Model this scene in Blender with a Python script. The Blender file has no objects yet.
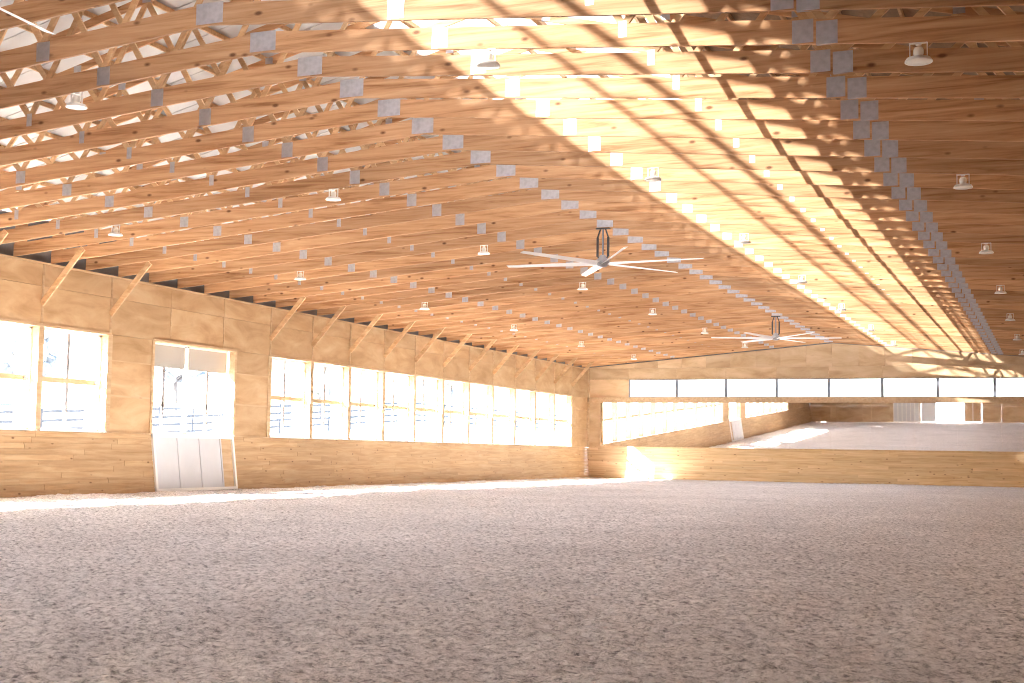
import bpy, bmesh, math, random
import numpy as np
from mathutils import Vector, Matrix

C = bpy.context.scene.collection
SC = bpy.context.scene
R = random.Random(7)

# ------------------------------------------------------------------ camera
cam_d = bpy.data.cameras.new('camera')
cam = bpy.data.objects.new('camera', cam_d)
C.objects.link(cam)
yaw, pit, rol = .3888, .0828, .0157
fw = Vector((-math.sin(yaw)*math.cos(pit), math.cos(yaw)*math.cos(pit), math.sin(pit)))
rt = Vector((math.cos(yaw), math.sin(yaw), 0))
up = rt.cross(fw)
r2 = rt*math.cos(rol) + up*math.sin(rol)
u2 = -rt*math.sin(rol) + up*math.cos(rol)
M = Matrix((r2, u2, -fw)).transposed().to_4x4()
M.translation = Vector((21.865, -63.547, 1.17))
cam.matrix_world = M
cam_d.lens = 1337.7/1024*36
cam_d.sensor_width = 36
cam_d.clip_start = .05
cam_d.clip_end = 600
SC.camera = cam

# ------------------------------------------------------------------ sky, sun, exposure
SUN = Vector((1.28, 1.45, -1.0)).normalized()
world = bpy.data.worlds.new('sky'); SC.world = world
world.use_nodes = True
wn = world.node_tree.nodes; wl = world.node_tree.links
bg = wn['Background']
sky = wn.new('ShaderNodeTexSky'); sky.sky_type = 'NISHITA'
sky.sun_disc = False
sky.sun_elevation = math.radians(27.3)
sky.sun_rotation = math.radians(221.4)
sky.air_density = 1.0; sky.dust_density = 2.0; sky.ozone_density = 1.0
wl.new(sky.outputs[0], bg.inputs[0])
bg.inputs[1].default_value = 0.28
sd = bpy.data.lights.new('sun', 'SUN'); sd.energy = 38; sd.angle = math.radians(1.0)
sd.color = (1.0, .955, .91)
so = bpy.data.objects.new('sun', sd); C.objects.link(so)
so.rotation_euler = SUN.to_track_quat('-Z', 'Y').to_euler()
so.location = (-30, -60, 40)
SC.view_settings.view_transform = 'Standard'
SC.view_settings.look = 'None'
SC.view_settings.gamma = 1
SC.view_settings.use_curve_mapping = False
SC.view_settings.exposure = 2.62
cy = SC.cycles
cy.max_bounces = 10; cy.diffuse_bounces = 7; cy.glossy_bounces = 5
cy.transparent_max_bounces = 24; cy.transmission_bounces = 6
cy.sample_clamp_indirect = 12
cy.pixel_filter_type = 'BOX'; cy.filter_width = 1.0
cy.caustics_reflective = False; cy.caustics_refractive = False

def portal(loc, rot, sx, sy):
    d = bpy.data.lights.new('daylight_portal', 'AREA'); d.shape = 'RECTANGLE'; d.size = sx; d.size_y = sy
    d.cycles.is_portal = True
    o = bpy.data.objects.new('daylight_portal', d); C.objects.link(o); o.location = loc; o.rotation_euler = rot
BAY = 2.44
W = 24.1          # arena width
L = 64.75         # arena length
HE = 5.42         # eave (underside of the trusses at the wall)
HR = 6.47         # underside at the ridge
XR = W/2
S = (HR-HE)/XR
TR0, TRS = 6.47, .25     # roof top line of the truss at x=0, roof slope
WB, WT = 1.52, 3.92      # window strip bottom / top
portal((-.62, -6.5*BAY, 2.72), (0, -math.pi/2, 0), 2.4, 11*BAY)
portal((-.62, -18.2*BAY, 2.72), (0, -math.pi/2, 0), 2.4, 7.6*BAY)
portal((13.1, .3, 4.42), (-math.pi/2, 0, 0), 22, .9)
portal((12.7, -L-.4, 2.2), (math.pi/2, 0, 0), 5.4, 4.4)

# ------------------------------------------------------------------ materials
def new_mat(name):
    m = bpy.data.materials.new(name); m.use_nodes = True
    nt = m.node_tree
    b = nt.nodes['Principled BSDF']
    return m, nt, b
def solid(name, col, rough=.6, metal=0, noise=0.0, scale=6):
    m, nt, b = new_mat(name)
    b.inputs['Roughness'].default_value = rough; b.inputs['Metallic'].default_value = metal
    if noise:
        tc = nt.nodes.new('ShaderNodeTexCoord'); n = nt.nodes.new('ShaderNodeTexNoise'); n.inputs['Scale'].default_value = scale
        n.inputs['Detail'].default_value = 5
        r = nt.nodes.new('ShaderNodeValToRGB')
        r.color_ramp.elements[0].position = .3; r.color_ramp.elements[1].position = .7
        r.color_ramp.elements[0].color = tuple(c*(1-noise) for c in col)+(1,); r.color_ramp.elements[1].color = tuple(min(1, c*(1+noise)) for c in col)+(1,)
        nt.links.new(tc.outputs['Object'], n.inputs['Vector']); nt.links.new(n.outputs['Fac'], r.inputs[0]); nt.links.new(r.outputs[0], b.inputs['Base Color'])
    else:
        b.inputs['Base Color'].default_value = (*col, 1)
    return m
def wood(name, lo, mid, hi, axis=0, stretch=14.0, scale=9.0, knots=.5, knot_scale=1.2, tone=False, rough=.62, spread=.22):
    """grain runs along `axis` of the object's own space; every object gets its own piece of the pattern"""
    m, nt, b = new_mat(name); N = nt.nodes.new; K = nt.links.new
    tc = N('ShaderNodeTexCoord'); oi = N('ShaderNodeObjectInfo')
    off = N('ShaderNodeVectorMath'); off.operation = 'SCALE'; off.inputs[0].default_value = (37, 53, 71)
    K(oi.outputs['Random'], off.inputs['Scale'])
    add = N('ShaderNodeVectorMath'); add.operation = 'ADD'
    K(tc.outputs['Object'], add.inputs[0]); K(off.outputs[0], add.inputs[1])
    if tone:
        at = N('ShaderNodeAttribute'); at.attribute_name = 'tone'
        o2 = N('ShaderNodeVectorMath'); o2.operation = 'SCALE'; o2.inputs[0].default_value = (91, 67, 43)
        K(at.outputs['Fac'], o2.inputs['Scale'])
        a2 = N('ShaderNodeVectorMath'); a2.operation = 'ADD'; K(add.outputs[0], a2.inputs[0]); K(o2.outputs[0], a2.inputs[1]); add = a2
    mp = N('ShaderNodeMapping')
    sc = [scale]*3; sc[axis] = scale/stretch
    mp.inputs['Scale'].default_value = sc
    K(add.outputs[0], mp.inputs['Vector'])
    n1 = N('ShaderNodeTexNoise'); n1.inputs['Scale'].default_value = 1.0; n1.inputs['Detail'].default_value = 6; n1.inputs['Roughness'].default_value = .6
    n1.inputs['Distortion'].default_value = .6
    K(mp.outputs[0], n1.inputs['Vector'])
    cr = N('ShaderNodeValToRGB'); e = cr.color_ramp.elements
    e[0].position = .28; e[0].color = (*lo, 1); e[1].position = .72; e[1].color = (*hi, 1)
    x = e.new(.48); x.color = (*mid, 1)
    K(n1.outputs['Fac'], cr.inputs[0])
    col = cr.outputs[0]
    # knots: sparse dark ellipses
    mp2 = N('ShaderNodeMapping'); s2 = [knot_scale*3.2]*3; s2[axis] = knot_scale*1.6; mp2.inputs['Scale'].default_value = s2
    K(add.outputs[0], mp2.inputs['Vector'])
    v = N('ShaderNodeTexVoronoi'); v.inputs['Scale'].default_value = 1.0; v.feature = 'F1'
    K(mp2.outputs[0], v.inputs['Vector'])
    kr = N('ShaderNodeMapRange'); kr.inputs['From Min'].default_value = .06; kr.inputs['From Max'].default_value = .15
    kr.inputs['To Min'].default_value = knots; kr.inputs['To Max'].default_value = 0.0
    K(v.outputs['Distance'], kr.inputs['Value'])
    mx = N('ShaderNodeMix'); mx.data_type = 'RGBA'
    K(kr.outputs[0], mx.inputs[0]); K(col, mx.inputs[6]); mx.inputs[7].default_value = (lo[0]*.42, lo[1]*.34, lo[2]*.3, 1)
    # board to board tone
    hs = N('ShaderNodeHueSaturation')
    rr = N('ShaderNodeMapRange'); rr.inputs['To Min'].default_value = 1-spread; rr.inputs['To Max'].default_value = 1+spread*.7
    K((at.outputs['Fac'] if tone else oi.outputs['Random']), rr.inputs['Value'])
    K(rr.outputs[0], hs.inputs['Value']); K(mx.outputs[2], hs.inputs['Color'])
    K(hs.outputs[0], b.inputs['Base Color'])
    b.inputs['Roughness'].default_value = rough
    b.inputs['Specular IOR Level'].default_value = .25
    return m
M_CH = wood('truss_lumber', (.27, .118, .044), (.495, .275, .135), (.62, .39, .22), axis=0, stretch=18, scale=13, knots=.9, knot_scale=1.25)
M_WEB = wood('web_lumber', (.42, .24, .11), (.55, .35, .185), (.66, .46, .27), axis=0, stretch=3, scale=9, knots=.25)
M_PLY = wood('plywood', (0.370, 0.223, 0.105), (0.479, 0.315, 0.168), (0.571, 0.407, 0.244), axis=1, stretch=3.0, scale=2.2, knots=.12, knot_scale=.8, tone=True, spread=.10)
M_PLYX = wood('plywood_cross_hazed', (.43, .28, .15), (.56, .395, .235), (.66, .49, .315), axis=0, stretch=3.0, scale=2.2, knots=.12, knot_scale=.8, tone=True, spread=.12)  # plywood with distance haze mixed into the colour: lighter, less saturated
M_DECK_BROWN = wood('brown_roof_deck', (.13, .08, .045), (.19, .12, .07), (.25, .16, .10), axis=1, stretch=2, scale=5, knots=.1, spread=.05)
M_TG = wood('knotty_pine', (0.370, 0.223, 0.105), (0.479, 0.315, 0.168), (0.571, 0.407, 0.244), axis=1, stretch=14, scale=10, knots=.9, knot_scale=1.5, tone=True, spread=.10)
M_TGX = wood('knotty_pine_cross_hazed', (.43, .28, .15), (.56, .395, .235), (.66, .49, .315), axis=0, stretch=14, scale=10, knots=.85, knot_scale=1.4, tone=True, spread=.12)  # same pine as the side walls, paled in colour to imitate haze
M_TRIM = wood('pine_trim', (0.442, 0.289, 0.157), (0.535, 0.374, 0.221), (0.612, 0.451, 0.289), axis=1, stretch=10, scale=8, knots=.3, tone=False, spread=.08)
M_WHITE = solid('white_paint', (.86, .85, .82), .45)
M_METAL_W = solid('white_metal_panel', (.62, .63, .66), .4, 0, .04, 2)
M_PLATE = solid('galvanised_plate', (.46, .46, .49), .45, .8, .12, 14)
M_GREY = solid('grey_steel', (.20, .22, .26), .5)
M_MULL = solid('grey_mullion', (.30, .29, .30), .5)
M_DARK = solid('dark_steel', (.035, .035, .04), .45)
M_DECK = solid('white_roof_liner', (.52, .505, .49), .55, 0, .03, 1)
M_SHADE = solid('enamel_shade', (.74, .72, .68), .35)
M_BULB = solid('lamp_glass', (.85, .82, .74), .2)
M_BLADE = solid('fan_blade', (.90, .88, .86), .35)
M_SOFF_GAP = solid('grey_barrier_and_shadow_gap', (.16, .15, .15), .9)
M_FENCE = solid('fence_board', (.10, .11, .125), .8, 0, .2, 3)
M_BARK = solid('bark', (.16, .14, .13), .9, 0, .2, 4)
M_LEAF = solid('tree_crown', (.25, .26, .27), .9, 0, .3, 2)
M_SNOW = solid('snowy_ground', (.24, .25, .28), .9, 0, .06, .4)
M_INSET = M_TRIM

def glass_mat(name, tint, refl):
    m = bpy.data.materials.new(name); m.use_nodes = True; nt = m.node_tree; nt.nodes.clear()
    o = nt.nodes.new('ShaderNodeOutputMaterial'); t = nt.nodes.new('ShaderNodeBsdfTransparent'); g = nt.nodes.new('ShaderNodeBsdfGlossy')
    t.inputs[0].default_value = (*tint, 1); g.inputs['Roughness'].default_value = .02
    mx = nt.nodes.new('ShaderNodeMixShader'); mx.inputs[0].default_value = refl
    nt.links.new(t.outputs[0], mx.inputs[1]); nt.links.new(g.outputs[0], mx.inputs[2]); nt.links.new(mx.outputs[0], o.inputs[0])
    return m
M_GLASS = glass_mat('window_glass', (.93, .95, .95), .05)
def frosted(name, col, thru, clear):
    m = bpy.data.materials.new(name); m.use_nodes = True; nt = m.node_tree; nt.nodes.clear()
    o = nt.nodes.new('ShaderNodeOutputMaterial'); t = nt.nodes.new('ShaderNodeBsdfTransparent'); d = nt.nodes.new('ShaderNodeBsdfDiffuse'); tr = nt.nodes.new('ShaderNodeBsdfTranslucent')
    for x in (d, tr): x.inputs[0].default_value = (*col, 1)
    a = nt.nodes.new('ShaderNodeMixShader'); a.inputs[0].default_value = thru
    nt.links.new(d.outputs[0], a.inputs[1]); nt.links.new(tr.outputs[0], a.inputs[2])
    b = nt.nodes.new('ShaderNodeMixShader'); b.inputs[0].default_value = clear
    nt.links.new(a.outputs[0], b.inputs[1]); nt.links.new(t.outputs[0], b.inputs[2]); nt.links.new(b.outputs[0], o.inputs[0])
    return m
M_POLY = frosted('clear_roof_panel', (.60, .61, .62), .22, .24)
M_POLY2 = frosted('sun_wash_roof_panel', (.60, .61, .62), .22, .12)
M_FROST = frosted('frosted_panel', (.42, .40, .37), .03, .0)
def mirror_mat():
    m, nt, b = new_mat('mirror_silvering')
    b.inputs['Base Color'].default_value = (.90, .885, .88, 1); b.inputs['Metallic'].default_value = 1; b.inputs['Roughness'].default_value = .015
    return m
M_MIR = mirror_mat()
def sand_mat():
    m, nt, b = new_mat('sand_and_fibre_footing'); N = nt.nodes.new; K = nt.links.new
    tc = N('ShaderNodeTexCoord')
    n = N('ShaderNodeTexNoise'); n.inputs['Scale'].default_value = 18; n.inputs['Detail'].default_value = 8; n.inputs['Roughness'].default_value = .75
    K(tc.outputs['Object'], n.inputs['Vector'])
    r = N('ShaderNodeValToRGB'); e = r.color_ramp.elements
    e[0].position = .36; e[0].color = (.27, .255, .26, 1); e[1].position = .62; e[1].color = (.93, .90, .90, 1)
    x = e.new(.5); x.color = (.75, .71, .71, 1)
    K(n.outputs['Fac'], r.inputs[0])
    n2 = N('ShaderNodeTexNoise'); n2.inputs['Scale'].default_value = .35; n2.inputs['Detail'].default_value = 3
    K(tc.outputs['Object'], n2.inputs['Vector'])
    hs = N('ShaderNodeHueSaturation'); mr = N('ShaderNodeMapRange'); mr.inputs['From Min'].default_value = .3; mr.inputs['From Max'].default_value = .7
    mr.inputs['To Min'].default_value = .92; mr.inputs['To Max'].default_value = 1.08
    K(n2.outputs['Fac'], mr.inputs['Value']); K(mr.outputs[0], hs.inputs['Value']); K(r.outputs[0], hs.inputs['Color']); K(hs.outputs[0], b.inputs['Base Color'])
    bp = N('ShaderNodeBump'); bp.inputs['Strength'].default_value = .9; bp.inputs['Distance'].default_value = .03
    n3 = N('ShaderNodeTexNoise'); n3.inputs['Scale'].default_value = 26; n3.inputs['Detail'].default_value = 6; n3.inputs['Roughness'].default_value = .7
    K(tc.outputs['Object'], n3.inputs['Vector']); K(n3.outputs['Fac'], bp.inputs['Height']); K(bp.outputs[0], b.inputs['Normal'])
    b.inputs['Roughness'].default_value = 1.0; b.inputs['Specular IOR Level'].default_value = .1
    return m
M_SAND = sand_mat()

# ------------------------------------------------------------------ mesh helpers
class MB:
    def __init__(s): s.v = []; s.f = []; s.t = []
    def hexa(s, pts, tone=None):
        """8 points: bottom ring 0-3, top ring 4-7"""
        n = len(s.v); s.v += [tuple(p) for p in pts]
        s.f += [(n+3, n+2, n+1, n), (n+4, n+5, n+6, n+7), (n, n+1, n+5, n+4), (n+1, n+2, n+6, n+5), (n+2, n+3, n+7, n+6), (n+3, n, n+4, n+7)]
        s.t += [R.random() if tone is None else tone]*8
    def box(s, x0, x1, y0, y1, z0, z1, tone=None):
        x0, x1 = min(x0, x1), max(x0, x1); y0, y1 = min(y0, y1), max(y0, y1); z0, z1 = min(z0, z1), max(z0, z1)
        s.hexa([(x0, y0, z0), (x1, y0, z0), (x1, y1, z0), (x0, y1, z0), (x0, y0, z1), (x1, y0, z1), (x1, y1, z1), (x0, y1, z1)], tone)
    def bar(s, a, b, w, h, ref=(0, 1, 0)):
        """rectangular bar from a to b; w measured along ref, h across"""
        a, b = Vector(a), Vector(b); d = (b-a).normalized(); r = Vector(ref); r = (r-d*r.dot(d)).normalized(); u = d.cross(r)
        P = []
        for c in (a, b):
            for i, j in ((-1, -1), (1, -1), (1, 1), (-1, 1)): P.append(c+r*(w/2*i)+u*(h/2*j))
        s.hexa(P)
    def tube(s, a, b, r0, r1=None, n=10, caps=True):
        r1 = r0 if r1 is None else r1
        a, b = Vector(a), Vector(b); d = (b-a).normalized(); r = d.orthogonal().normalized(); u = d.cross(r); k = len(s.v)
        for c, q in ((a, r0), (b, r1)):
            for i in range(n):
                t = 2*math.pi*i/n; s.v.append(tuple(c+r*(q*math.cos(t))+u*(q*math.sin(t)))); s.t.append(.5)
        for i in range(n): s.f.append((k+i, k+(i+1) % n, k+n+(i+1) % n, k+n+i))
        if caps: s.f += [tuple(k+i for i in reversed(range(n))), tuple(k+n+i for i in range(n))]
    def lathe(s, prof, c=(0, 0, 0), n=24):
        k = len(s.v)
        for r, z in prof:
            for i in range(n):
                t = 2*math.pi*i/n; s.v.append((c[0]+r*math.cos(t), c[1]+r*math.sin(t), c[2]+z)); s.t.append(.5)
        for j in range(len(prof)-1):
            for i in range(n):
                a = k+j*n; s.f.append((a+i, a+(i+1) % n, a+n+(i+1) % n, a+n+i))
    def mesh(s, name, mat):
        me = bpy.data.meshes.new(name); me.from_pydata(s.v, [], s.f); me.update()
        at = me.attributes.new('tone', 'FLOAT', 'POINT'); at.data.foreach_set('value', s.t)
        me.materials.append(mat)
        return me
    def build(s, name, mat, parent=None, smooth=False):
        me = s.mesh(name, mat)
        if smooth:
            for p in me.polygons: p.use_smooth = True
        o = bpy.data.objects.new(name, me); C.objects.link(o)
        if parent is not None: o.parent = parent
        return o
def struct(o): o['kind'] = 'structure'; return o
def empty(name, loc=(0, 0, 0), rot=(0, 0, 0)):
    o = bpy.data.objects.new(name, None); C.objects.link(o); o.location = loc; o.rotation_euler = rot; o.empty_display_size = .2
    return o
def tag(o, label, cat, group=None):
    o['label'] = label; o['category'] = cat
    if group: o['group'] = group
    return o
def kids(o): return [c for c in bpy.data.objects if c.parent == o]
def copy_tree(tree, parent=None):
    """tree = (object, [subtrees])"""
    o, subs = tree
    c = o.copy(); C.objects.link(c); c.parent = parent
    for s_ in subs: copy_tree(s_, c)
    return c
def tree_of(o): return (o, [tree_of(c) for c in kids(o)])
ORD = ['', 'first', 'second', 'third', 'fourth', 'fifth', 'sixth', 'seventh', 'eighth', 'ninth', 'tenth', 'eleventh', 'twelfth', 'thirteenth',
       'fourteenth', 'fifteenth', 'sixteenth', 'seventeenth', 'eighteenth', 'nineteenth', 'twentieth']
def bevel(o, w=.004, n=1):
    m = o.modifiers.new('bevel', 'BEVEL'); m.width = w; m.segments = n; m.limit_method = 'ANGLE'
    return o

# ------------------------------------------------------------------ floor of churned footing
def value_noise(rng, X, Y, cell_x, cell_y, seedshape=512):
    g = rng.random((seedshape, seedshape))
    u = X/cell_x; v = Y/cell_y
    iu = np.floor(u).astype(int); iv = np.floor(v).astype(int); fu = u-iu; fv = v-iv
    fu = fu*fu*(3-2*fu); fv = fv*fv*(3-2*fv)
    a = g[iu % seedshape, iv % seedshape]; b = g[(iu+1) % seedshape, iv % seedshape]
    c = g[iu % seedshape, (iv+1) % seedshape]; d = g[(iu+1) % seedshape, (iv+1) % seedshape]
    return (a*(1-fu)+b*fu)*(1-fv)+(c*(1-fu)+d*fu)*fv
def make_floor():
    rng = np.random.default_rng(3)
    ys = [-L-.1]; y = -L-.1
    while y < 0.0:
        d = abs(y+60)
        y += .035 if y < -54.5 and y > -61 else max(.035, (y+60.5)*.0062) if y > -60 else .4
        ys.append(min(y, 0.05))
    ys = np.array(ys); xs = np.linspace(-.05, W+.05, 400)
    X, Y = np.meshgrid(xs, ys)
    h = (value_noise(rng, X+.35*Y, Y+100, .24, .17)-.5)*.034
    h += (value_noise(rng, X-.2*Y, Y+100, .095, .075)-.5)*.042
    h += (rng.random(X.shape)-.5)*.028
    h += (value_noise(rng, X, Y+100, 1.6, 1.3)-.5)*.05
    e = np.clip(1-np.minimum(X-.1, W-X)/1.2, 0, 1)**2*.03       # footing banked a little against the side walls
    Z = h*.9+e-.02
    v = np.stack([X, Y, Z], -1).reshape(-1, 3)
    nx, ny = len(xs), len(ys)
    i = np.arange(nx-1)[None, :]+np.arange(ny-1)[:, None]*nx
    q = np.stack([i, i+1, i+1+nx, i+nx], -1).reshape(-1, 4)
    me = bpy.data.meshes.new('floor')
    me.vertices.add(len(v)); me.vertices.foreach_set('co', v.ravel())
    me.loops.add(q.size); me.loops.foreach_set('vertex_index', q.ravel().astype(np.int32))
    me.polygons.add(len(q)); me.polygons.foreach_set('loop_start', np.arange(0, q.size, 4, dtype=np.int32))
    me.update(calc_edges=True); me.validate()
    me.materials.append(M_SAND)
    for p in me.polygons: p.use_smooth = True
    o = bpy.data.objects.new('floor', me); C.objects.link(o); struct(o)
make_floor()

# ------------------------------------------------------------------ left wall
T = .16
DY0, DY1 = -34.83, -31.14        # door opening in the left wall
KH = 1.50                        # kick board height
WIN = [(-k, -k+1) for k in range(12, 1, -1)] + [(-17, -16), (-16, -15)] + [(-k, -k+1) for k in range(22, 17, -1)]
def in_win(y): return any(a*BAY < y < b*BAY for a, b in WIN)
def sheet(mb, y0, y1, z0, z1, x0=-T, x1=0.0):
    g = .004
    mb.box(x0, x1+R.uniform(-.003, .003), y0+g, y1-g, z0+g, z1-g)
wl_ = MB()
wl_.box(-T-.012, -T+.002, -L, 0, 0, WB-.02, .5)                        # outer skin below the windows
wl_.box(-T-.012, -T+.002, -L, 0, WT+.02, HE, .5)
for k in range(-27, 0):
    y0, y1 = max(k*BAY, -L), (k+1)*BAY
    if k == -1: y1 = 0
    # top band and frieze
    for z0, z1 in ((4.86, HE-.045), (WT+.03, 4.86)): sheet(wl_, y0, y1, z0, z1)
    if not in_win((y0+y1)/2):
        a, b = y0, y1
        segs = [(a, b)]
        if a < DY1 and b > DY0:
            segs = []
            if a < DY0: segs.append((a, DY0))
            if b > DY1: segs.append((DY1, b))
        for a, b in segs:
            for z0, z1 in ((2.42, 3.30), (3.30, WT+.03), (KH, 2.42)): sheet(wl_, a, b, z0, z1)
            wl_.box(-T-.012, -T+.002, a, b, WB-.02, WT+.02, .5)
struct(wl_.build('wall_left', M_PLY))
# sloping kick boards of knotty pine planks
def kick_left(name, side):
    mb = MB(); n = 11; hh = KH/n
    for r in range(n):
        z0, z1 = r*hh, (r+1)*hh-.007
        def xo(z): return .20*(1-z/KH)
        y = -L+R.uniform(-3, 0)
        while y < 0:
            ln = R.choice((2.44, 3.05, 3.66, 4.27)); a, b = max(y, -L), min(y+ln-.004, 0); y += ln
            if b <= a: continue
            segs = [(a, b)]
            if side == 0 and a < DY1 and b > DY0:
                segs = [s_ for s_ in ((a, min(b, DY0)), (max(a, DY1), b)) if s_[1]-s_[0] > .02]
            for a, b in segs:
                j = R.uniform(-.002, .002)
                P = []
                for z in (z0, z1):
                    x = xo(z)+j
                    P += [(x-.035, a, z), (x, a, z), (x, b, z), (x-.035, b, z)]
                if side: P = [(W-p[0], p[1], p[2]) for p in P]
                mb.hexa(P)
    return struct(mb.build(name, M_TG))
kick_left('baseboard_left', 0); kick_left('baseboard_right', 1)
# ledge, plates and battens on the left wall
mb = MB()
for a, b in ((-L, DY0), (DY1, 0)): mb.box(-.02, .035, a, b, KH, KH+.022)
struct(mb.build('trim_1', M_TRIM))
mb = MB(); mb.box(-T, .03, -L, 0, HE-.045, HE-.002); struct(mb.build('trim_2', M_TRIM))       # top plate
n_trim = 3
for k in range(1, 27):
    y = -k*BAY
    w = .05
    if DY0-.3 < y < DY1+.3:
        z0 = WT+.1
    else: z0 = WB
    mb = MB()
    if in_win(y+.01) or in_win(y-.01):
        mb.box(.0, .024, y-.085, y+.085, KH+.022, WT+.02, .4)
        mb.box(-.24, .022, y-w+.007, y+w-.007, KH+.022, WT+.02, .4)
        mb.box(-.004, .018, y-.03, y-.006, WT+.07, HE-.05, .4); mb.box(-.004, .018, y+.006, y+.03, WT+.07, HE-.05, .4)
    else: mb.box(-.004, .016, y-.02, y+.02, z0+.1, 4.86, .4)
    struct(mb.build('trim_%d' % n_trim, M_TRIM)); n_trim += 1
# header board above the window strips
for a, b in ((-12, -1), (-17, -15), (-22, -17)):
    mb = MB(); mb.box(-.23, .028, a*BAY-.03, b*BAY+.03, WT, WT+.07); mb.box(-.23, .04, a*BAY-.03, b*BAY+.03, KH+.022, WB)
    struct(mb.build('trim_%d' % n_trim, M_TRIM)); n_trim += 1
# corner post
mb = MB(); mb.box(0, .09, -.10, -.004, 1.5, HE-.05); struct(mb.build('trim_%d' % n_trim, M_TRIM)); n_trim += 1
mb = MB(); mb.box(0, .05, -BAY-.05, -BAY+.06, 1.52, WT+.02); struct(mb.build('trim_%d' % n_trim, M_TRIM)); n_trim += 1
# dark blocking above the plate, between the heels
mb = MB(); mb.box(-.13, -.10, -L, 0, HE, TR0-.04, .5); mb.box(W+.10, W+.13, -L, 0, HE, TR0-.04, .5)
struct(mb.build('wall_eaves', M_SOFF_GAP))
for a, b in ((-15*BAY+.09, DY0-.1), (DY1+.1, -12*BAY-.09)):
    mb = MB(); mb.box(0, .012, a, b, 2.40, 2.45); struct(mb.build('trim_%d' % n_trim, M_TRIM)); n_trim += 1
    mb = MB(); mb.box(0, .010, a, b, 3.29, 3.32); struct(mb.build('trim_%d' % n_trim, M_TRIM)); n_trim += 1
# windows of the left wall
XG = -.24
def make_window(idx, a, b):
    y0, y1 = a*BAY+.05, b*BAY-.05
    e = struct(empty('window_%d' % idx, (XG, (y0+y1)/2, WB)))
    h = WT-WB; w = (y1-y0)/2
    f = MB(); t = .055
    f.box(-.05, .02, -w, w, 0, t); f.box(-.05, .02, -w, w, h-t, h); f.box(-.05, .02, -w, -w+t, 0, h); f.box(-.05, .02, w-t, w, 0, h)
    f.build('window_frame', M_WHITE, e)
    m = MB(); m.box(-.045, .012, -.045, .045, t, h-t); m.build('mullion', M_MULL, e)
    m = MB(); m.box(-.035, .03, -w+t, w-t, h/2-.06, h/2+.06); m.build('meeting_rail', M_TRIM, e)
    m = MB(); m.box(.03, .06, w-.22, w-.13, h/2-.02, h/2+.03); m.tube((.05, w-.175, h/2), (.085, w-.175, h/2-.05), .012); m.build('latch', M_MULL, e)
    g = MB(); g.box(-.012, -.006, -w+t, w-t, t, h-t); g.build('glass', M_GLASS, e)
    s_ = MB(); s_.box(-.05, .30, -w, w, -.02, .012); s_.box(-.42, -.05, -w-.05, w+.05, -.06, -.01); s_.build('window_sill', M_WHITE, e)
    j = MB(); j.box(-.42, -.05, -w-.09, -w, -.02, h+.04); j.box(-.42, -.05, w, w+.09, -.02, h+.04); j.box(-.42, -.05, -w-.09, w+.09, h, h+.06)
    j.build('outer_jamb', M_WHITE, e)
    for q in ((-w-.004, -w), (w, w+.004)):
        j = MB(); j.box(.02, .24, q[0], q[1], 0, h); j.build('jamb', M_TRIM, e)
for i, (a, b) in enumerate(WIN): make_window(i+1, a, b)
n_win = len(WIN)+1

# door in the left wall: a glazed sliding pair outside, a low white metal leaf inside
e = struct(empty('door_1', (-.30, (DY0+DY1)/2, 0)))
hw = (DY1-DY0)/2
for s_ in (-1, 1):
    y0, y1 = (-hw-.12, -.02) if s_ < 0 else (.02, hw+.12)
    f = MB(); t = .07; zb, zt = 1.48, 3.96
    f.box(-.05, 0, y0, y1, zb-.1, zb+.09); f.box(-.05, 0, y0, y1, zt-t, zt); f.box(-.05, 0, y0, y0+t, zb, zt); f.box(-.05, 0, y1-t, y1, zb, zt)
    f.build('door_leaf', M_WHITE, e)
    f = MB(); f.box(-.045, -.002, y0+t, y1-t, 2.24, 2.36); f.build('rail', M_WHITE, e)
    f = MB(); f.box(-.045, -.002, (y0+y1)/2-.045, (y0+y1)/2+.045, zb, 3.30); f.build('mullion', M_MULL, e)
    f = MB(); f.box(-.04, -.015, y0+t, y1-t, 3.30, zt-t); f.build('frosted_panel', M_FROST, e)
    f = MB(); f.box(-.03, -.024, y0+t, y1-t, zb+.09, 3.30); f.build('glass', M_GLASS, e)
f = MB(); f.box(.14, .34, -hw-.05, hw+.05, 3.92, 3.99); f.box(.14, .31, hw-.0, hw+.04, 1.5, 3.92); f.box(.14, .31, -hw-.04, -hw, 1.5, 3.92)
f.box(.30, .33, hw, hw+.09, 1.5, 3.96); f.box(.30, .33, -hw-.09, -hw, 1.5, 3.96)
f.box(-.09, .15, -hw-.16, hw+.16, 3.965, 4.02); f.box(-.06, .15, -hw-.16, -hw-.125, 1.4, 3.97)
f.build('door_frame', M_TRIM, e)
g_ = tag(empty('half_door', (0, (DY0+DY1)/2, 0)), 'low white ribbed metal door leaf leaning below the glazed door in the left wall', 'door')
def slant(mb, y0, y1, z0, z1, d0, d1):
    P = []
    for z in (z0, z1):
        x = .20*(1-z/KH)+.01
        P += [(x+d0, y0, z), (x+d1, y0, z), (x+d1, y1, z), (x+d0, y1, z)]
    mb.hexa(P)
f = MB()
slant(f, -hw, hw, .02, .09, -.03, .05); slant(f, -hw, hw, KH-.08, KH+.0, -.03, .05)
slant(f, -hw, -hw+.08, .02, KH, -.03, .05); slant(f, hw-.08, hw, .02, KH, -.03, .05)
f.build('door_frame', M_WHITE, g_)
f = MB(); q = hw*2*.80; ys = [-hw+.08+q*i/3.0 for i in range(4)]
for i in range(3): slant(f, ys[i]+.006, ys[i+1]-.006, .09, KH-.08, -.01, .02)
f.build('metal_sheet', M_METAL_W, g_)
for i in range(1, 4):
    f = MB(); slant(f, ys[i]-.025, ys[i]+.025, .09, KH-.08, .01, .045); f.build('rib', M_METAL_W, g_)
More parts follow.
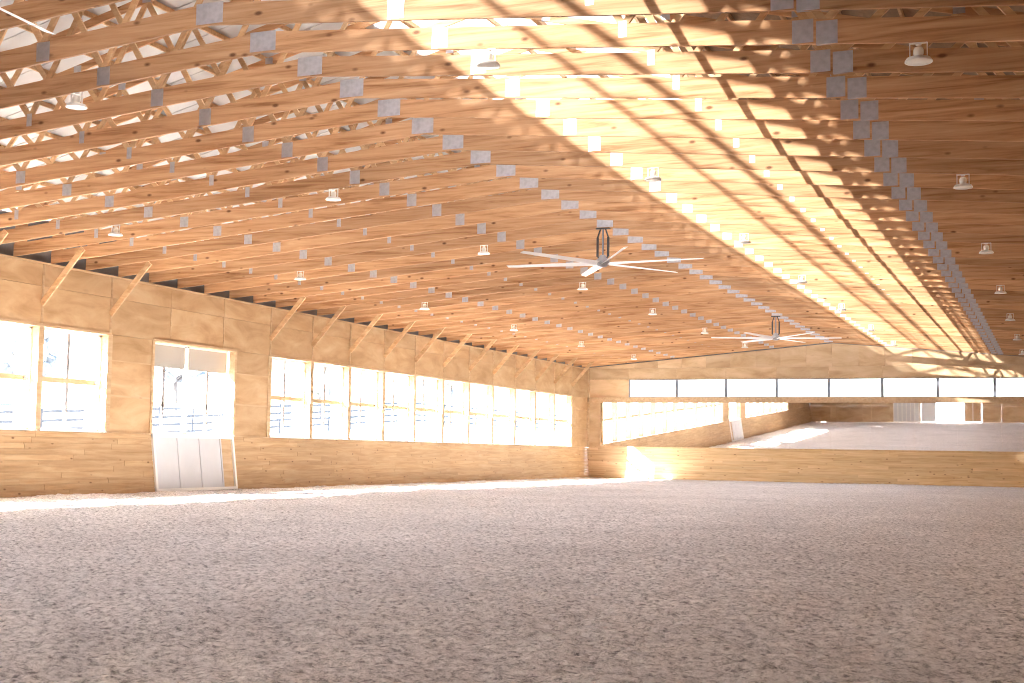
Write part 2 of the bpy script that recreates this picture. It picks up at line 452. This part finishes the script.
f = MB(); slant(f, ys[3]+.03, hw-.08, .09, KH-.08, -.03, -.01); f.build('plywood_inset', M_TRIM, g_)['label'] = 'bare plywood strip'
f = MB(); slant(f, -hw-.02, hw+.02, KH, KH+.035, -.06, .07); f.build('cap_rail', M_WHITE, g_)

# ------------------------------------------------------------------ far wall
TZ0, TZ1 = 3.98, 4.865
TX = [2.13+BAY*k for k in range(10)]; TX[-1] = 24.0
wf = MB()
def shx(x0, x1, z0, z1): wf.box(x0+.004, x1-.004, R.uniform(-.003, .003), .14, z0+.004, z1-.004)
xs = [0]+[TX[0]+BAY*k for k in range(9)]+[W]
for i in range(len(xs)-1):
    shx(xs[i], xs[i+1], TZ1+.05, 5.42)
shx(0, TX[0], TZ0-.24, TZ1+.05)
shx(0, .69, 1.5, TZ0-.24); shx(.69, W, 1.5, TZ0-.24)
wf.box(.0, W, .10, .13, TZ0-.26, TZ0, .5)
wf.box(0, W, .141, .16, -.1, TZ0, .5); wf.box(0, TX[0], .141, .16, TZ0, TZ1+.05, .5); wf.box(0, W, .141, .16, TZ1+.05, 5.5, .5)
# gable above the eave line, cut to the roof slope
def gable(mb, x0, x1, y0, y1, z0f, z1f):
    mb.hexa([(x0, y0, z0f(x0)), (x1, y0, z0f(x1)), (x1, y1, z0f(x1)), (x0, y1, z0f(x0)), (x0, y0, z1f(x0)), (x1, y0, z1f(x1)), (x1, y1, z1f(x1)), (x0, y1, z1f(x0))])
def roofz(x): return TR0+TRS*min(x, W-x)
for i in range(20):
    a, b = W*i/20+.003, W*(i+1)/20-.003
    gable(wf, a, b, 0, .14, lambda x: 5.424, lambda x: max(5.426, HE+S*min(x, W-x)+.04))
struct(wf.build('wall_back', M_PLYX))
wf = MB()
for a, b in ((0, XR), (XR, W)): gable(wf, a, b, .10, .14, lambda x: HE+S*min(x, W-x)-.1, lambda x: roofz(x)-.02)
struct(wf.build('wall_gable', M_SOFF_GAP))  # dark grey stands in for the shadow line above the last truss chord
# pale battens over the sheet joints, and rails framing the transom row
mb = MB()
for x in xs[1:-1]: mb.box(x-.02, x+.02, -.014, 0, TZ1+.05, 5.44, .7)
struct(mb.build('trim_%d' % n_trim, M_TRIM)); n_trim += 1
mb = MB(); mb.box(0, W, -.03, .12, TZ1, TZ1+.05, .5); struct(mb.build('trim_%d' % n_trim, M_TRIM)); n_trim += 1
mb = MB(); mb.box(0, W, -.10, .12, TZ0-.25, TZ0, .5); struct(mb.build('trim_%d' % n_trim, M_TRIM)); n_trim += 1
mb = MB(); mb.box(.20, W-.2, -.12, .0, 1.49, 1.55, .5); struct(mb.build('trim_%d' % n_trim, M_TRIM)); n_trim += 1
mb = MB(); n = 11; hh = 1.48/n
for r in range(n):
    z0, z1 = r*hh, (r+1)*hh-.006; x = -R.uniform(0, 3)
    while x < W:
        ln = R.choice((2.44, 3.05, 3.66)); a, b = max(x, .02), min(x+ln-.004, W-.02); x += ln
        if b <= a: continue
        def yo(z): return -.10-.10*(1-z/1.5)
        j = R.uniform(-.002, .002)
        mb.hexa([(a, yo(z0)+j, z0), (b, yo(z0)+j, z0), (b, yo(z0)+.035, z0), (a, yo(z0)+.035, z0), (a, yo(z1)+j, z1), (b, yo(z1)+j, z1), (b, yo(z1)+.035, z1), (a, yo(z1)+.035, z1)])
struct(mb.build('baseboard_back', M_TGX))
for k in range(9):
    x0, x1 = TX[k], min(TX[k]+BAY, 24.0)
    e = struct(empty('window_%d' % n_win, (x0, .05, TZ0))); n_win += 1
    w = x1-x0; h = TZ1-TZ0
    f = MB(); f.box(0, .06, -.05, .04, 0, h); f.box(w-.06, w, -.05, .04, 0, h); f.box(0, w, -.02, .04, 0, .03); f.box(0, w, -.02, .04, h-.03, h)
    f.build('window_frame', M_GREY, e)
    g = MB(); g.box(.035, w-.035, .005, .011, .03, h-.03); g.build('glass', M_GLASS, e)

# mirrors, leaning in a little at the top
MT = math.radians(2.0)
NM = 12; mw = 1.88
rowpos = ['first', 'second', 'third', 'fourth', 'fifth', 'sixth', 'seventh', 'eighth', 'ninth', 'tenth', 'eleventh', 'twelfth']
for k in range(NM):
    x0 = .69+k*mw
    e = empty('arena_mirror', (x0, -.05, 1.555), (MT, 0, 0))
    h = 2.16
    g = MB(); g.box(.002, mw-.002, 0, .006, 0, h); g.build('mirror_glass', M_MIR, e)
    f = MB(); f.box(.01, mw-.01, .008, .03, 0.01, h-.01); f.build('backing_board', M_PLYX, e)
    where = 'at the corner by the windows' if k == 0 else rowpos[k]+' from the left corner'
    tag(e, 'large tilted mirror panel on the far wall, '+where, 'mirror', 'mirrors along the far wall')

# ------------------------------------------------------------------ right wall and near wall (seen in the mirrors)
mb = MB()
for k in range(27):
    y1, y0 = -k*BAY, max(-(k+1)*BAY, -L)
    for z0, z1 in ((KH, 2.72), (2.72, 3.94), (3.94, 4.86), (4.86, HE)): mb.box(W, W+T, y0+.004, y1-.004, z0+.004, z1-.004)
mb.box(W+T, W+T+.02, -L, 0, 0, HE, .5)
struct(mb.build('wall_right', M_PLY))
OX0, OX1, OH = 10.1, 15.4, 3.9
mb = MB()
for x0 in np.arange(0, W, BAY):
    x0 = float(x0); x1 = min(x0+BAY, W)
    for z0, z1 in ((0, 1.5), (1.5, 2.72), (2.72, OH), (OH, HE)):
        segs = [(x0, x1)]
        if z1 <= OH+.01: segs = [s_ for s_ in ((x0, min(x1, OX0)), (max(x0, OX1), x1)) if s_[1]-s_[0] > .02]
        for a, b in segs: mb.box(a+.004, b-.004, -L-.14, -L, z0+.003, z1-.003)
for i in range(20):
    a, b = W*i/20+.003, W*(i+1)/20-.003
    gable(mb, a, b, -L-.14, -L, lambda x: HE, lambda x: roofz(x)-.02)
struct(mb.build('wall_front', M_PLYX))
mb = MB(); mb.box(1.5, 18.5, -L-7.5, -L-.16, 4.15, 4.3); mb.box(1.5, 1.6, -L-7.5, -L-.16, -.06, 4.15)
struct(mb.build('wall_sun_blocker', M_PLYX))  # unseen slab and side panel, added to keep sun out of the opening
# white ribbed sliding door pushed beside the opening, and two gates in it
def ribbed(name, x0, x1, y, z1, mat, label, ribs):
    e = tag(empty(name, ((x0+x1)/2, y, 0)), label, 'door')
    w = (x1-x0)/2
    f = MB(); f.box(-w, w, -.02, .02, .05, z1); f.build('panel', mat, e)
    for i in range(ribs+1):
        x = -w+2*w*i/ribs; f = MB(); f.box(x-.03, x+.03, .02, .05, .05, z1); f.build('rib', M_WHITE, e)
    for za, zb in ((.05, .14), (z1-.1, z1)):
        f = MB(); f.box(-w, w, .02, .06, za, zb); f.build('rail', M_WHITE, e)
    return e
ribbed('sliding_door', 7.7, 9.95, -L+.10, 3.8, M_METAL_W, 'white ribbed sliding door pushed aside, seen in the far mirrors', 6)
ribbed('barn_gate', 10.15, 11.4, -L-.05, 3.6, M_METAL_W, 'white door leaf left of the bright opening, seen in the far mirrors', 1)
ribbed('barn_gate', 13.9, 15.35, -L-.05, 3.6, M_TRIM, 'wooden door leaf right of the bright opening, seen in the far mirrors', 2)

# ------------------------------------------------------------------ roof
SKX0, SKX1 = 10.62, 15.5
SKL = 10.1
def zr(x): return TR0+TRS*min(x, W-x)+.095
OV = -.62
def slab(mb, x0, x1, y0, y1, th=.03, zo=0):
    mb.hexa([(x0, y0, zr(x0)+zo), (x1, y0, zr(x1)+zo), (x1, y1, zr(x1)+zo), (x0, y1, zr(x0)+zo), (x0, y0, zr(x0)+th+zo), (x1, y0, zr(x1)+th+zo), (x1, y1, zr(x1)+th+zo), (x0, y1, zr(x0)+th+zo)])
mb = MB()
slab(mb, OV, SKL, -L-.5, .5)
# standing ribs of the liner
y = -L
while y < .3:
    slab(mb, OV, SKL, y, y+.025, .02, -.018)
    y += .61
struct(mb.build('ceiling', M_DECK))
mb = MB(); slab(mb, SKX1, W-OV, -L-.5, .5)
struct(mb.build('ceiling', M_DECK_BROWN))  # right slope deck in dark brown, left slope in white
mb = MB(); slab(mb, SKX0, XR, -L-.5, .5, .006); slab(mb, XR, SKX1, -L-.5, .5, .006)
struct(mb.build('window_%d' % n_win, M_POLY)); n_win += 1
mb = MB(); slab(mb, SKL, SKX0, -L-.5, .5, .006); struct(mb.build('window_%d' % n_win, M_POLY2)); n_win += 1  # less clear strip, added to lay a weak sun wash beside the ridge
# purlins
px = [.45, 1.4, 2.35, 3.3, 4.25, 5.2, 6.15, 7.1, 8.05, 9.0, 9.95, 10.68, 11.85]
allp = [(x, 0) for x in px]+[(W-x, 1) for x in px if x != 10.68]+[(12.86, 1)]
allp = [p for p in allp if not (p[1] == 1 and (abs(p[0]-(W-10.68)) < .01 or abs(p[0]-(W-11.85)) < .01 or abs(p[0]-(W-9.95)) < .01))]
cnt = [0, 0]
for x, sd_ in sorted(allp, key=lambda p: (p[1], p[0] if p[1] == 0 else -p[0])):
    cnt[sd_] += 1
    o = MB(); h = .089; w = .10 if x in (12.86, 10.68) else .038
    o.box(-w/2, w/2, -L-.4, .4, -h, 0)
    ob = o.build('roof_purlin', M_WEB); ob.location = (x, 0, zr(x))
    ob.location.z -= .003+TRS*w/2
    nm = 'left eave' if sd_ == 0 else 'right eave'
    tag(ob, 'long roof purlin over the trusses, %s up from the %s' % (ORD[cnt[sd_]], nm), 'purlin', 'roof purlins')

# ------------------------------------------------------------------ trusses
CD, CT = .285, .038
def cb(x): return HE+S*min(x, W-x)
def tt(x): return TR0+TRS*min(x, W-x)
TD = .14
def chord(x0, x1, fb, ft, y0=-CT/2, y1=CT/2):
    m = MB()
    m.hexa([(x0, y0, fb(x0)), (x1, y0, fb(x1)), (x1, y1, fb(x1)), (x0, y1, fb(x0)), (x0, y0, ft(x0)), (x1, y0, ft(x1)), (x1, y1, ft(x1)), (x0, y1, ft(x0))])
    return m
root = empty('roof_truss', (0, 0, 0))
def local(ob): ob.location.z = -HE; return ob
for a, b in ((0.0, XR-.001), (XR+.001, W)):
    local(chord(a, b, cb, lambda x: cb(x)+CD).build('bottom_chord', M_CH, root))
    a2, b2 = (OV+.05, XR-.001) if a == 0 else (XR+.001, W-OV-.05)
    local(chord(a2, b2, lambda x: tt(x)-TD, tt).build('top_chord', M_CH, root))
for a, b in ((0.02, .35), (W-.35, W-.02)):
    local(chord(a, b, lambda x: cb(x)+CD, lambda x: tt(x)-TD).build('heel_block', M_CH, root))
bn = [2.3, 4.62, 7.0, 9.4, XR]
tn = [1.2, 3.4, 5.8, 8.2, 10.8]
def web(xb, xt, y=0.0):
    m = MB(); m.bar((xb, y, cb(xb)+CD-.03), (xt, y, tt(xt)-TD+.03), .036, .089); local(m.build('web', M_WEB, root))
def mir_(x): return W-x
for sgn in (0, 1):
    q = (lambda x: x) if sgn == 0 else mir_
    for i in range(5):
        if i == 4 or (sgn and i == 3): continue
        web(q(bn[i]), q(tn[i]))
        if not (sgn and i == 3): web(q(bn[i]), q(tn[i+1]))

def plate(x, w, h, zc, top=False, y=-CT/2):
    m = MB(); z = zc
    m.box(x-w/2, x+w/2, y-.0025, y+.0005, z-h/2, z+h/2)
    m.box(x-w/2, x+w/2, -y-.0005, -y+.0025, z-h/2, z+h/2)
    local(m.build('gusset_plate', M_PLATE, root))
plate(XR, .40, .27, cb(XR)+.15)
for x in (9.42, W-9.42): plate(x, .22, .26, cb(x)+.15)
for x in (4.62, ): plate(x, .21, .22, cb(x)+.15)
plate(W-4.62-.24, .24, .27, cb(W-4.8)+.15); plate(W-4.62+.03, .24, .27, cb(W-4.6)+.13)
for x in (2.3, 7.0, W-7.0, W-2.3): plate(x, .10, .20, cb(x)+CD-.07)
for x in tn+[W-x for x in tn]: plate(x, .16, .12, tt(x)-TD+.07)
plate(XR, .22, .10, tt(XR)-.08)
proto = tree_of(root)
# shared mesh data for all copies; the trusses stand every 1.22 m
def truss_label(k):
    fans = ((11, 'far ceiling fan'), (28, 'middle ceiling fan'), (45, 'nearest ceiling fan'))
    for f, nm in fans:
        if k == f: return 'pine roof truss that carries the %s' % nm
    if k == 1: return 'pine roof truss closest to the far mirror wall'
    if k <= 6: return 'pine roof truss, %s out from the far mirror wall' % ORD[k]
    if k < 11: return 'pine roof truss, %s beyond the far ceiling fan' % ORD[11-k]
    if k <= 20: return 'pine roof truss, %s on the near side of the far ceiling fan' % ORD[k-11]
    if k < 28: return 'pine roof truss, %s beyond the middle ceiling fan' % ORD[28-k]
    if k <= 36: return 'pine roof truss, %s on the near side of the middle ceiling fan' % ORD[k-28]
    if k < 45: return 'pine roof truss, %s beyond the nearest ceiling fan' % ORD[45-k]
    return 'pine roof truss, %s behind the nearest ceiling fan' % ORD[k-45]
for k in range(1, 53):
    o = root if k == 1 else copy_tree(proto)
    o.location = (0, -1.22*k+.24, HE)
    tag(o, truss_label(k), 'roof truss', 'roof trusses spanning the arena')

# knee braces from the left wall posts up to the trusses
kb = MB(); kb.bar((.02, 0, 4.44), (1.15, 0, 5.70), .038, .14)
kb_me = kb.mesh('knee_brace', M_WEB)
def brace_label(j):
    if j <= 11:
        return 'diagonal knee brace above the long window strip, %s from the far corner' % ORD[j]
    return {12: 'diagonal knee brace at the near end of the long window strip, right of the door',
            15: 'diagonal knee brace between the near window pair and the glazed door',
            16: 'diagonal knee brace above the post between the two near windows',
            17: 'diagonal knee brace at the left edge of the view by the near windows'}.get(j)
for j in list(range(1, 13))+[15, 16, 17]:
    o = bpy.data.objects.new('knee_brace', kb_me); C.objects.link(o); o.location = (0, -j*BAY-.04, 0)
    tag(o, brace_label(j), 'brace', 'knee braces along the left wall')

# ------------------------------------------------------------------ dome lamps
def make_lamp():
    e = empty('dome_lamp')
    f = MB(); f.box(-.105, .105, -.02, .02, -.014, 0); f.tube((0, 0, -.014), (0, 0, -.035), .035, n=12); f.build('mounting_bar', M_SHADE, e)
    for s_ in (-1, 1):
        f = MB(); f.box(s_*.098-.006, s_*.098+.006, -.012, .012, -.20, -.01); f.build('bracket_arm', M_SHADE, e)
    f = MB(); f.lathe([(.001, -.06), (.045, -.065), (.06, -.10), (.06, -.15), (.045, -.19)], n=16); f.build('ballast_housing', M_BULB, e, True)
    f = MB(); f.lathe([(.04, -.185), (.09, -.195), (.135, -.21), (.155, -.245), (.157, -.262), (.150, -.262), (.148, -.247), (.128, -.218), (.04, -.195)], n=28)
    f.build('shade', M_SHADE, e, True)
    f = MB(); f.lathe([(.149, -.258), (.10, -.268), (.001, -.275)], n=24); f.build('lens', M_BULB, e, True)
    for c_ in kids(e): c_.scale = (.95, .95, .84)
    return e
lamp = make_lamp(); ltree = tree_of(lamp); first = True
rows = [(3.80, 'row nearest the window wall'), (8.95, 'row just left of the fans'), (15.35, 'row just right of the fans'), (20.5, 'row furthest right')]
depth = [(4, 'last one, by the far wall'), (10, 'second from the far wall'), (16, 'third from the far wall'), (22, 'fourth from the far wall'), (28, 'fifth from the far wall'), (34, 'sixth from the far wall'), (40, 'nearest in view')]
for x, rn in rows:
    for k, dn in depth:
        o = lamp if first else copy_tree(ltree); first = False
        o.location = (x, -1.22*k+.24, cb(x)-.001)
        tag(o, 'white dome lamp, %s, %s' % (rn, dn), 'lamp', 'dome lamps under the trusses')

# ------------------------------------------------------------------ ceiling fans
def make_fan(y, ang, label):
    z = 5.63
    e = tag(empty('ceiling_fan', (XR-.05, y, z)), label, 'ceiling fan', 'large ceiling fans along the ridge')
    top = cb(XR)-z
    f = MB(); f.box(-.17, .17, -.04, .04, top-.03, top); f.build('mounting_plate', M_DARK, e)
    for s_ in (-1, 1):
        f = MB(); f.bar((s_*.06, 0, top-.02), (s_*.13, 0, top-.22), .03, .03); f.bar((s_*.13, 0, top-.22), (s_*.13, 0, .16), .05, .045); f.bar((s_*.13, 0, .17), (s_*.05, 0, .06), .03, .03)
        f.build('hanger_arm', M_DARK, e)
    f = MB(); f.tube((0, 0, top-.02), (0, 0, .1), .022); f.build('down_rod', M_GREY, e)
    f = MB(); f.lathe([(.001, .20), (.07, .19), (.10, .12), (.16, .08), (.17, .0), (.13, -.05), (.08, -.08), (.001, -.085)], n=24); f.build('motor_housing', M_MULL, e, True)
    for i in range(6):
        a = math.radians(ang+60*i); c, s_ = math.cos(a), math.sin(a)
        f = MB(); r0, r1 = .14, 2.42; tw = math.radians(24)
        rings = []
        N = 8
        for q in range(N+1):
            r = r0+(r1-r0)*q/N; w = .085-.018*q/N; t_ = tw*(1-.5*q/N)
            ring = []
            for u, v in ((-1, -.10), (-.3, .12), (.4, .14), (1, .02), (.4, -.02), (-.3, -.04)):
                yy, zz = u*w, v*w
                yy, zz = yy*math.cos(t_)-zz*math.sin(t_), yy*math.sin(t_)+zz*math.cos(t_)
                ring.append((r*c-yy*s_, r*s_+yy*c, zz+.0+.02*q/N))
            rings.append(ring)
        for ring in rings: f.v += ring; f.t += [.5]*6
        for q in range(N):
            for p in range(6): f.f.append((q*6+p, q*6+(p+1) % 6, (q+1)*6+(p+1) % 6, (q+1)*6+p))
        f.f += [tuple(range(5, -1, -1)), tuple(N*6+p for p in range(6))]
        f.build('fan_blade', M_BLADE, e, False)
    return e
make_fan(-33.92, 0, 'six blade white ceiling fan hanging under the middle of the ridge')
make_fan(-13.18, 14, 'six blade white ceiling fan furthest away, near the far wall')
make_fan(-54.66, 36, 'nearest ceiling fan, one white blade reaching in at the top left corner')

# ------------------------------------------------------------------ outside
def ground_z(x, y):
    base = float(np.interp(x, [-140, -60, -30, -17, -9, -5, -2, -.62], [5.5, 3.8, 2.7, 2.0, 1.2, .6, .0, -.15]))
    return base+.05*max(-24, min(y+1.2, 16))*min(1.0, max(0.0, (-x-1.5)/15.5))
def terrain():
    mb = MB(); xs = [-140, -100, -60, -40, -30, -22, -17, -13, -9, -7, -5, -3.5, -2, -.62]; ys = list(range(-160, 200, 8))
    for x in xs:
        for y in ys: mb.v.append((x, y, ground_z(x, y))); mb.t.append(.5)
    n = len(ys)
    for i in range(len(xs)-1):
        for j in range(n-1): mb.f.append((i*n+j, (i+1)*n+j, (i+1)*n+j+1, i*n+j+1))
    struct(mb.build('ground', M_SNOW, None, True))
    mb = MB(); mb.box(-.62, 60, -200, -L-.14, -.6, -.06, .5); struct(mb.build('ground_behind', M_SNOW))
terrain()
FX = -17.0
fe = tag(empty('paddock_fence', (FX, 0, 0)), 'dark four rail paddock fence outside the left windows', 'fence')
fy = [-38+2.6*i for i in range(38)]
for y in fy:
    z = ground_z(FX, y); f = MB(); f.box(-.07, .07, y-.07, y+.07, z-.1, z+1.62); f.build('post', M_FENCE, fe)
for zz in (.38, .74, 1.10, 1.48):
    f = MB()
    for a_, b_ in zip(fy[:-1], fy[1:]):
        za, zb = ground_z(FX, a_)+zz, ground_z(FX, b_)+zz
        P = []
        for y, z in ((a_, za), (b_, zb)): P += [(.07, y, z-.055), (.105, y, z-.055), (.105, y, z+.055), (.07, y, z+.055)]
        f.hexa(P)
    f.build('rail', M_FENCE, fe)
def make_tree(x, y, z, h, label, rng):
    e = tag(empty('tree', (x, y, z)), label, 'tree', 'hazy trees beyond the fence')
    f = MB(); f.tube((0, 0, -.2), (0, 0, h*.45), h*.03, h*.018, 8)
    for i in range(9):
        a = rng.uniform(0, 6.28); z0 = h*rng.uniform(.22, .45); r = h*rng.uniform(.15, .3)
        f.tube((0, 0, z0), (r*math.cos(a), r*math.sin(a), z0+h*rng.uniform(.18, .4)), h*.012, h*.004, 5)
    f.build('trunk', M_BARK, e)
    bm = bmesh.new()
    for i in range(34):
        a = rng.uniform(0, 6.28); t = rng.uniform(0, 1); rr = h*.30*math.sqrt(rng.random())*(1-.5*t)
        mt = Matrix.Translation((rr*math.cos(a), rr*math.sin(a), h*(.3+.62*t)))
        v = bmesh.ops.create_icosphere(bm, subdivisions=1, radius=h*rng.uniform(.05, .10), matrix=mt)['verts']
        for q in v: q.co += Vector((rng.uniform(-1, 1), rng.uniform(-1, 1), rng.uniform(-1, 1)))*h*.018
    me = bpy.data.meshes.new('crown'); bm.to_mesh(me); bm.free(); me.materials.append(M_LEAF)
    o = bpy.data.objects.new('crown', me); C.objects.link(o); o.parent = e
rng = random.Random(5)
TREES = [(-52, -18, 8.5, 'seen through the near windows, left of the middle post'), (-50, -6, 7, 'seen through the right near window'), (-55, 6, 9, 'seen through the left part of the glazed door'),
         (-48, 14, 7.5, 'seen through the right part of the glazed door'), (-50, 34, 9, 'seen through the first windows right of the door'), (-46, 52, 10, 'seen through the middle of the long window strip'), (-44, 78, 12, 'seen through the far end of the long window strip')]
for x, y, h, l in TREES:
    z = ground_z(x, y)-.1; make_tree(x, y, z, h, 'hazy tree beyond the fence, '+l, rng)
